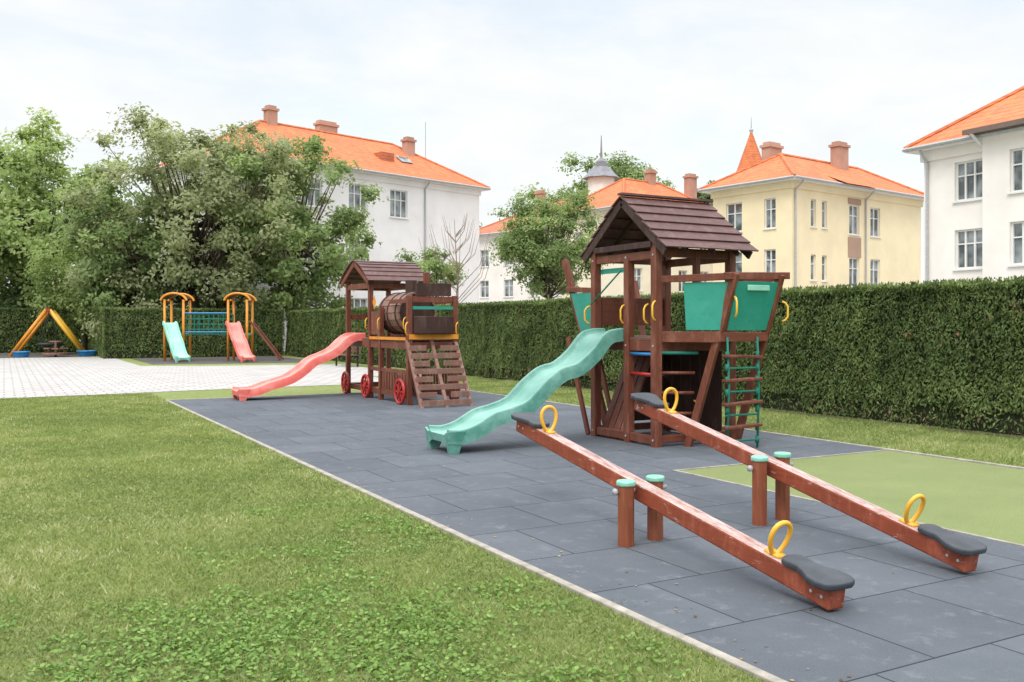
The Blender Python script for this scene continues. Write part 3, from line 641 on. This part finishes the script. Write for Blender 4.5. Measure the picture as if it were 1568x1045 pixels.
l=B(); l.cyl((7.5,9.57,1.24),(7.9,9.3,1.24),.022,10); l.cyl((7.4,11.05,1.9),(7.4,10.3,2.36),.012,6); l.obj('green_rungs',mRope,T,smooth=True)
hd=B()
for p_,o_ in (((7.41,10.24,1.62),(-.07,0,0)),((7.41,9.56,1.66),(-.07,-.02,0)),((7.41,9.72,1.62),(-.07,0,0)),((8.03,8.76,1.70),(-.03,-.07,0)),((8.87,8.79,1.65),(.06,-.04,0)),((7.41,11.08,1.62),(-.07,.04,0)),((7.95,9.44,.35),(0,-.09,0))): handle(hd,p_,.26,o_,.013)
hd.obj('yellow_handles',mYel,T,smooth=True)
rl=B()
for xx in (8.06,8.57): rl.tube([(xx,8.93,1.45),(xx+.012,8.91,.8),(xx,8.93,.0)],.015,7)
for zz in (.12,.28,.52,.74,.90,1.06,1.22):
    for xx in (8.06,8.57): rl.cyl((xx,8.93,zz-.045),(xx,8.93,zz+.045),.026,8)
rl.obj('ropes',mRope,T,smooth=True)
rr=B()
for zz in (.30,.60,.90,1.20): rr.box((8.315,8.93,zz),(.62,.10,.04),Matrix.Rotation(rad(random.uniform(-3,3)),3,'Y'))
rr.obj('rope_ladder_steps',wX,T,bevel=.01)
rr=B()
for zz in (.12,.45,.75,1.05): rr.cyl((8.03,8.93,zz),(8.6,8.93,zz),.014,8)
rr.obj('rope_ladder_rungs',mRope,T)
slide('slide_chute',[(7.52,1.48),(7.35,1.48),(7.16,1.43),(6.95,1.21),(6.7,1.03),(6.45,.96),(6.2,.79),(5.95,.57),(5.7,.48),(5.45,.42),(5.2,.29),(4.98,.23),(4.78,.24)],10.6,mTeal,.30,T)

# ------------------------------------------------------------ train playhouse
R=empty('train_playhouse',(7.55,18.5,0))
z=B()
for x0 in (7.05,8.05):
    for y0,h in ((17.0,2.2),(18.55,2.0),(19.2,2.62),(20.7,2.62)): z.bb((x0-.05,y0-.05,.0),(x0+.05,y0+.05,h))
z.obj('posts',wZ,R,bevel=.008)
yb=B()
for x0 in (7.05,8.05):
    for za,zb in ((.14,.26),(.62,.70),(1.12,1.28)): yb.bb((x0-.03,17.06,za),(x0+.03,18.49,zb)); yb.bb((x0-.03,18.61,za),(x0+.03,19.14,zb)); 
    yb.bb((x0-.03,19.26,1.12),(x0+.03,20.64,1.28)); yb.bb((x0-.03,19.26,2.42),(x0+.03,20.64,2.54)); yb.bb((x0-.03,19.26,.14),(x0+.03,20.64,.26))
    yb.bb((x0-.03,17.06,2.05),(x0+.03,18.0,2.13)); yb.bb((x0-.02,18.61,1.4),(x0+.02,19.14,1.9))
yb.obj('side_rails',wY,R,bevel=.005)
xb=B()
for y0,zs in ((17.0,(1.2,1.45,2.12)),(18.55,(1.2,)),(19.2,(1.2,2.48)),(20.7,(1.2,1.8,2.48,.2))):
    for zz in zs: xb.bb((7.11,y0-.03,zz-.06),(7.99,y0+.03,zz+.06))
xb.obj('cross_rails',wX,R,bevel=.005)
bl=B()
for x0 in (7.03,8.07):
    for i in range(9): bl.bb((x0-.012,17.12+i*.15,.262),(x0+.012,17.12+i*.15+.09,.618))
    for i in range(6): bl.bb((x0-.012,19.27+i*.235,1.29),(x0+.012,19.27+i*.235+.20,1.62)) if x0>7.5 else None
bl.obj('balusters',wZ,R,bevel=.003)
dk=B()
for i in range(24): dk.bb((7.02,17.02+i*.152,1.282),(8.08,17.02+i*.152+.14,1.315))
dk.obj('deck',wLight,R,bevel=.003)
bo=B(); n=18
for i in range(n):
    a0=2*math.pi*i/n+.02; a1=2*math.pi*(i+1)/n-.02; cx,cz=7.55,1.86; r0,r1=.40,.44
    vs=[(cx+r*math.cos(a),y0,cz+r*math.sin(a)) for y0 in (17.75,18.95) for r,a in ((r0,a0),(r1,a0),(r1,a1),(r0,a1))]
    bo.add(vs,[(0,1,2,3),(7,6,5,4),(0,4,5,1),(1,5,6,2),(2,6,7,3),(3,7,4,0)])
bo.obj('boiler',wRamp,R)
bd=B(); bd.cyl((7.55,17.78,1.86),(7.55,17.80,1.86),.40,24); bd.cyl((7.55,18.1,2.2),(7.55,18.1,2.55),.12,14); bd.bb((7.2,16.96,2.19),(7.95,17.04,2.44)); bd.obj('boiler_front_and_chimney',wDark,R)
B().bb((8.0,18.4,2.0),(8.12,18.5,2.75)).obj('mast_post',wZ,R)
ba=B()
for yy in (17.9,18.35,18.8): ba.tube([(7.55+.45*math.cos(a*math.pi/12),yy,1.86+.45*math.sin(a*math.pi/12)) for a in range(24)],.012,5,True)
ba.obj('boiler_bands',mDarkIn,R)
rf=B(); yr,zr=19.95,3.05
for s,(ye,ze) in ((-1,(18.98,2.56)),(1,(20.92,2.56))):
    for i in range(6):
        f0=i/6; f1=(i+1.12)/6
        cv=lambda f:(yr+(ye-yr)*f, zr+(ze-zr)*f+.07*math.sin(math.pi*f))
        a=cv(f0); b_=cv(f1); n_=Vector((0,s*(zr-ze),abs(ye-yr))).normalized()
        A0=Vector((0,a[0],a[1]))+n_*.006; B0=Vector((0,b_[0],b_[1]))+n_*.026; vs=[]
        for xx in (6.9,8.35):
            for P_ in (A0,B0,B0+n_*.02,A0+n_*.02): vs.append((xx,P_.y,P_.z))
        rf.add(vs,[(0,1,2,3),(7,6,5,4),(0,4,5,1),(1,5,6,2),(2,6,7,3),(3,7,4,0)])
rf.obj('roof_boards',wRoof,R,bevel=.003)
bg=B()
for xx in (6.94,8.30):
    for ye in (19.02,20.88): bg.beam((xx,yr,zr-.05),(xx,ye,2.53),.035,.10)
bg.obj('rafters',wZ,R)
rp=B()
for x_ in (7.0,7.53,8.06): rp.beam((x_,16.25,.0),(x_,17.0,1.30),.07,.05,(0,-1,.6))
rp.obj('ramp_rails',wRamp,R,bevel=.004)
rp=B()
for i in range(8):
    f=.06+i*.115
    if i%2==0: rp.beam((7.0,16.215+.75*f,1.3*f+.02),(8.06,16.215+.75*f,1.3*f+.02),.03,.11)
    else:
        rp.beam((7.0,16.215+.75*f,1.3*f+.02),(7.36,16.215+.75*f,1.3*f+.02),.03,.11); rp.beam((7.66,16.215+.75*f,1.3*f+.02),(8.06,16.215+.75*f,1.3*f+.02),.03,.11)
rp.obj('ramp_boards',wRamp,R,bevel=.004)
bb_=B()
bb_.prism([(7.12,16.90),(7.3,16.80),(7.55,16.77),(7.8,16.80),(7.98,16.90),(7.98,16.95),(7.12,16.95)],1.43,1.78)
bb_.obj('front_barrel',wDark,R,bevel=.01)
og=B(); og.bb((7.02,16.93,1.32),(8.1,16.97,1.42)); og.bb((6.98,17.05,1.30),(7.01,19.1,1.36)); og.add([(7.0,18.83,1.95),(7.0,18.95,2.1),(7.0,18.83,2.25),(7.0,18.71,2.1)],[(0,1,2,3)]); og.obj('yellow_trim',mOrange,R)
hd=B()
for p_ in ((7.0,17.06,1.5),(7.0,18.5,1.5),(7.0,19.26,1.5),(8.1,16.95,1.4),(7.0,16.95,1.4)): handle(hd,p_,.26,(-.06,-.03,0),.012)
hd.obj('yellow_handles',mYel,R,smooth=True)
B().bb((7.11,16.95,1.92),(7.99,16.975,1.98)).obj('green_rail',mTealIn,R)
wh=B()
for yy in (17.25,19.25,20.6):
    for xx in (6.95,8.15):
        wh.tube([(xx,yy+.235*math.cos(a*math.pi/12),.27+.235*math.sin(a*math.pi/12)) for a in range(24)],.032,7,True)
        wh.cyl((xx-.04,yy,.27),(xx+.04,yy,.27),.055,12)
        for k_ in range(4):
            a=k_*math.pi/4; wh.beam((xx,yy-.22*math.cos(a),.27-.22*math.sin(a)),(xx,yy+.22*math.cos(a),.27+.22*math.sin(a)),.03,.03,(1,0,0))
wh.obj('wheels',mRed,R,smooth=False)
slide('slide_chute',[(7.1,1.35),(6.9,1.35),(6.72,1.27),(6.45,1.03),(6.2,.91),(5.95,.81),(5.7,.61),(5.45,.45),(5.2,.37),(4.95,.30),(4.7,.21),(4.5,.19),(4.32,.20)],20.0,mRedPl,.30,R)

# ------------------------------------------------------------ seesaws
def seesaw(xc,yc,zp,low,high,posth,dx=.155):
    S=empty('seesaw',(xc,yc,0))
    low=Vector(low);high=Vector(high)
    b=B(); b.beam(low,high,.12,.125); b.obj('beam',wSaw,S,bevel=.014)
    ps=B();cp=B()
    for s in (-1,1):
        x_=xc+s*dx; y0=yc+s*.03
        ps.prism([(x_+.062*math.cos(a),y0+.062*math.sin(a)) for a in [math.pi/8+i*math.pi/4 for i in range(8)]],0,posth)
        cp.prism([(x_+.074*math.cos(a),y0+.074*math.sin(a)) for a in [math.pi/8+i*math.pi/4 for i in range(8)]],posth-.012,posth+.028)
    ps.obj('posts',wSawP,S,bevel=.008); cp.obj('post_caps',mMint,S,bevel=.012)
    ax=B(); ax.cyl((xc-dx-.075,yc,zp),(xc+dx+.075,yc,zp),.016,10); ax.cyl((xc-dx-.085,yc,zp),(xc-dx-.06,yc,zp),.025,8); ax.obj('axle',mSteel,S,smooth=True)
    d=(high-low).normalized(); sd=d.cross(Vector((0,0,1))).normalized(); up=sd.cross(d)
    st=B();hn=B();bo=B()
    for e,dr in ((low,d),(high,-d)):
        o=e+up*.066
        prof=[(-.03,0),(-.027,.07),(-.005,.115),(.05,.138),(.12,.13),(.19,.095),(.25,.075),(.32,.085),(.37,.08),(.395,.04),(.40,0)]
        out=prof+[(a,-b_) for a,b_ in prof[-2:0:-1]]
        vs=[o+dr*a+sd*w_ for a,w_ in out]; n_=len(vs); vs=vs+[v+up*.04 for v in vs]
        st.add(vs,[tuple(range(n_))[::-1],tuple(range(n_,2*n_))]+[(i,(i+1)%n_,n_+(i+1)%n_,n_+i) for i in range(n_)])
        c_=e+dr*.50+up*.06
        pts=[]
        for i in range(24):
            a=2*math.pi*i/24; wv=.070*math.sin(a)*(1+.25*(-math.cos(a))); hv=.105*(1-math.cos(a)); pts.append(c_+sd*wv+up*(hv+.005)-dr*(.02*(1-math.cos(a))))
        hn.tube(pts,.0155,10,True)
        hn.beam(c_-dr*.06+up*.008,c_+dr*.06+up*.008,.07,.018)
        for q in (.06,.14): bo.cyl(e+dr*q-sd*.063,e+dr*q-sd*.058,.010,8); bo.cyl(e+dr*q+sd*.058,e+dr*q+sd*.063,.010,8)
    st.obj('seats',mRubber,S,bevel=.012); hn.obj('handles',mYel,S,smooth=True); bo.obj('bolts',mSteel,S)
seesaw(4.08,5.44,.40,(4.03,3.58,.085),(4.13,7.30,.70),.455)
seesaw(5.43,5.50,.46,(5.38,3.70,.09),(5.47,7.32,.83),.53)

# ------------------------------------------------------------ far playset
F=empty('play_castle',(8.10,43.0,0),rad(-28.9))
p_=B(); rf=B(); dk=B(); HW=.42
for cx in (-1.42,1.42):
    for a in (-HW,HW):
        for b_ in (-HW,HW): p_.cyl((cx+a,b_,0),(cx+a,b_,2.75),.055,10)
    for b_ in (-.47,.47): rf.tube([(cx+.60*math.sin(a),b_,2.62+.42*math.cos(a)) for a in [(-1.35)+i*.27 for i in range(11)]],.05,6)
    dk.bb((cx-HW,-HW,1.15),(cx+HW,HW,1.25))
p_.obj('posts',mOrange,F,world=False,smooth=True)
rf.obj('roof_arches',mOrange,F,world=False)
dk.obj('decks',mMint,F,world=False)
rc=B()
for cx in (-1.42,1.42):
    for i in range(8):
        a0=-1.1+i*.275; a1=a0+.26
        rc.add([(cx+.56*math.sin(a),b_,2.62+.38*math.cos(a)) for b_ in (-.43,.43) for a in (a0,a1)],[(0,1,3,2)])
rc.obj('roof_cover',wDark,F,world=False)
nt_=B()
for b_ in (-.35,.35):
    for i in range(10): nt_.cyl((-.98+i*.218,b_,1.2),(-.98+i*.218,b_,2.1),.02,5)
    for zz in (1.2,1.42,1.65,1.88,2.1): nt_.cyl((-1.0,b_,zz),(1.0,b_,zz),.022,5)
nt_.obj('rope_bridge',mRope,F,world=False)
bc=B(); bc.cyl((-1.0,-.38,2.15),(1.0,-.38,2.15),.03,6); bc.cyl((-1.0,-.38,1.3),(1.0,-.38,1.3),.03,6); bc.obj('blue_rails',mBlue,F,world=False)
def Mrot(tx,ty,ang): return Matrix.Translation((tx,ty,0))@Matrix.Rotation(ang,4,'Z')
prof=[(.0,1.72),(-.22,1.66),(-.5,1.35),(-.8,1.05),(-1.05,.86),(-1.35,.52),(-1.65,.28),(-2.0,.22)]
slide('mint_slide',prof,0,mMintS,.27,F,Mrot(-1.62,-.45,rad(127)),True)
slide('red_slide',prof,0,mRedPl,.27,F,Mrot(1.18,-.45,rad(127)),True)
rb=B(); rb.beam((1.85,0,1.8),(3.3,-.3,.05),.10,.06); rb.beam((1.85,.45,1.8),(3.3,.25,.05),.10,.06)
for i in range(6): rb.beam((2.0+i*.23,-.1,1.6-i*.28),(2.0+i*.23,.42,1.6-i*.28),.06,.03)
rb.obj('climbing_ramp',wZ,F,world=False)
# ------------------------------------------------------------ nest swing
Sw=empty('nest_swing',(2.0,53.6,0),rad(-6))
for nm,mt,s in (('orange_legs',mOrange,-1),('yellow_legs',mYel,1)):
    b=B()
    for yy in (0,2.6): b.cyl((s*.08,yy,2.4),(s*1.75,yy,0),.10,10)
    b.obj(nm,mt,Sw,world=False,smooth=True)
b=B(); b.cyl((0,-.15,2.38),(0,2.75,2.38),.09,10); b.obj('top_beam',mRed,Sw,world=False)
b=B()
for a in (-.45,.45):
    for yy in (.9,1.7): b.cyl((0,yy,2.35),(a,1.3+(yy-1.3)*.8,.62),.02,5)
b.tube([(.55*math.cos(i*math.pi/10),1.3+.55*math.sin(i*math.pi/10),.6) for i in range(20)],.09,7,True)
for i in range(-3,4): b.cyl((i*.15,1.3-.45,.58),(i*.15,1.3+.45,.58),.025,5); b.cyl((-.45,1.3+i*.15,.58),(.45,1.3+i*.15,.58),.025,5)
b.obj('nest_seat',mDarkIn,Sw,world=False)
Rb=empty('roundabout',(2.3,52.2,0)); b=B()
b.cyl((2.3,52.2,.12),(2.3,52.2,.2),.62,20); b.cyl((2.3,52.2,0),(2.3,52.2,.8),.06,10)
b.tube([(2.3+.3*math.cos(i*math.pi/8),52.2+.3*math.sin(i*math.pi/8),.78) for i in range(16)],.03,6,True)
for i in range(3):
    a=i*2.094+.4; b.box((2.3+.42*math.cos(a),52.2+.42*math.sin(a),.42),(.3,.3,.06),Matrix.Rotation(a,3,'Z')); b.cyl((2.3+.42*math.cos(a),52.2+.42*math.sin(a),.2),(2.3+.42*math.cos(a),52.2+.42*math.sin(a),.4),.03,6)
b.obj('seats_and_wheel',wRamp,Rb)
for dx,dy,r in ((-1.25,-.6,.40),(1.85,-.3,.55)):
    Tb=empty('blue_tub',(2.0+dx,53.0+dy,0)); b=B(); X0,Y0=2.0+dx,53.0+dy
    b.tube([(X0,Y0,.01),(X0,Y0,.26)],[r*.82,r],18); b.tube([(X0+r*math.cos(i*math.pi/9),Y0+r*math.sin(i*math.pi/9),.26) for i in range(18)],.035,6,True); b.obj('tub',mBlue,Tb)
# ------------------------------------------------------------ bench
Bn=empty('park_bench',(11.6,34.4,0),rad(-90)); b=B()
for i in range(4): b.bb((-.8,-.2+i*.12,.43),(.8,-.1+i*.12,.47))
for i in range(3): b.bb((-.8,.30,.55+i*.14),(.8,.33,.65+i*.14))
b.obj('slats',wLight,Bn,world=False,bevel=.005); b=B()
for s in (-.65,.65): b.bb((s-.03,-.18,0),(s+.03,-.12,.43)); b.bb((s-.03,.24,0),(s+.03,.30,.95)); b.bb((s-.03,-.2,.37),(s+.03,.27,.425))
b.obj('legs',mDarkIn,Bn,world=False)

# ------------------------------------------------------------ light, sky, camera
S_=Vector((-.66,-.46,1.1)).normalized()
sun=bpy.data.lights.new('sun','SUN'); sun.energy=1.5; sun.angle=rad(20); sun.color=(1,.95,.88)
so=bpy.data.objects.new('sun',sun); so.rotation_euler=S_.to_track_quat('Z','Y').to_euler(); so.location=(0,0,30); col.objects.link(so)
w=bpy.data.worlds.new('World'); scene.world=w; w.use_nodes=True; nt=w.node_tree; nt.nodes.clear()
out=N(nt,'ShaderNodeOutputWorld'); bgn=N(nt,'ShaderNodeBackground'); nt.links.new(bgn.outputs[0],out.inputs[0])
sky=N(nt,'ShaderNodeTexSky',sky_type='NISHITA'); sky.sun_disc=False; sky.sun_elevation=math.asin(S_.z); sky.sun_rotation=math.atan2(S_.x,S_.y)
tc=N(nt,'ShaderNodeTexCoord'); sp=N(nt,'ShaderNodeSeparateXYZ'); nt.links.new(tc.outputs['Generated'],sp.inputs[0])
zc=math_(nt,'MAXIMUM',sp.outputs['Z'],0.0); den=math_(nt,'ADD',zc,.18)
cx=N(nt,'ShaderNodeCombineXYZ'); nt.links.new(math_(nt,'DIVIDE',sp.outputs['X'],den),cx.inputs[0]); nt.links.new(math_(nt,'DIVIDE',sp.outputs['Y'],den),cx.inputs[1])
cl=noise(nt,cx.outputs[0],1.1,8,.58,.5); cl2=noise(nt,cx.outputs[0],3.2,6,.6,.3)
mask=ramp(nt,cl,[(.38,.70),(.54,.99)])
cloud=ramp(nt,cl2,[(.3,(9.3,9.6,9.75)),(.7,(10.3,10.35,10.3))])
skyb=mix(nt,1.0,sky.outputs[0],(2.6,2.6,2.35),'MULTIPLY')
c=mix(nt,mask,skyb,cloud)
g=N(nt,'ShaderNodeMapRange'); g.inputs['From Min'].default_value=.33; g.inputs['From Max'].default_value=.9; g.inputs['To Min'].default_value=1; g.inputs['To Max'].default_value=3.0
nt.links.new(zc,g.inputs['Value'])
vm=N(nt,'ShaderNodeVectorMath',operation='SCALE'); nt.links.new(c,vm.inputs[0]); nt.links.new(g.outputs[0],vm.inputs['Scale'])
nt.links.new(vm.outputs[0],bgn.inputs['Color']); bgn.inputs['Strength'].default_value=.1
cam=bpy.data.cameras.new('camera'); cam.lens=36*1409/1568; cam.sensor_width=36; cam.shift_y=-24/1568; cam.clip_end=2000; cam.clip_start=.05
co=bpy.data.objects.new('camera',cam); co.location=(0,0,1.6); co.rotation_euler=(rad(90),0,rad(-28.9)); col.objects.link(co); scene.camera=co
scene.view_settings.view_transform='Standard'; scene.view_settings.look='None'; scene.view_settings.exposure=0
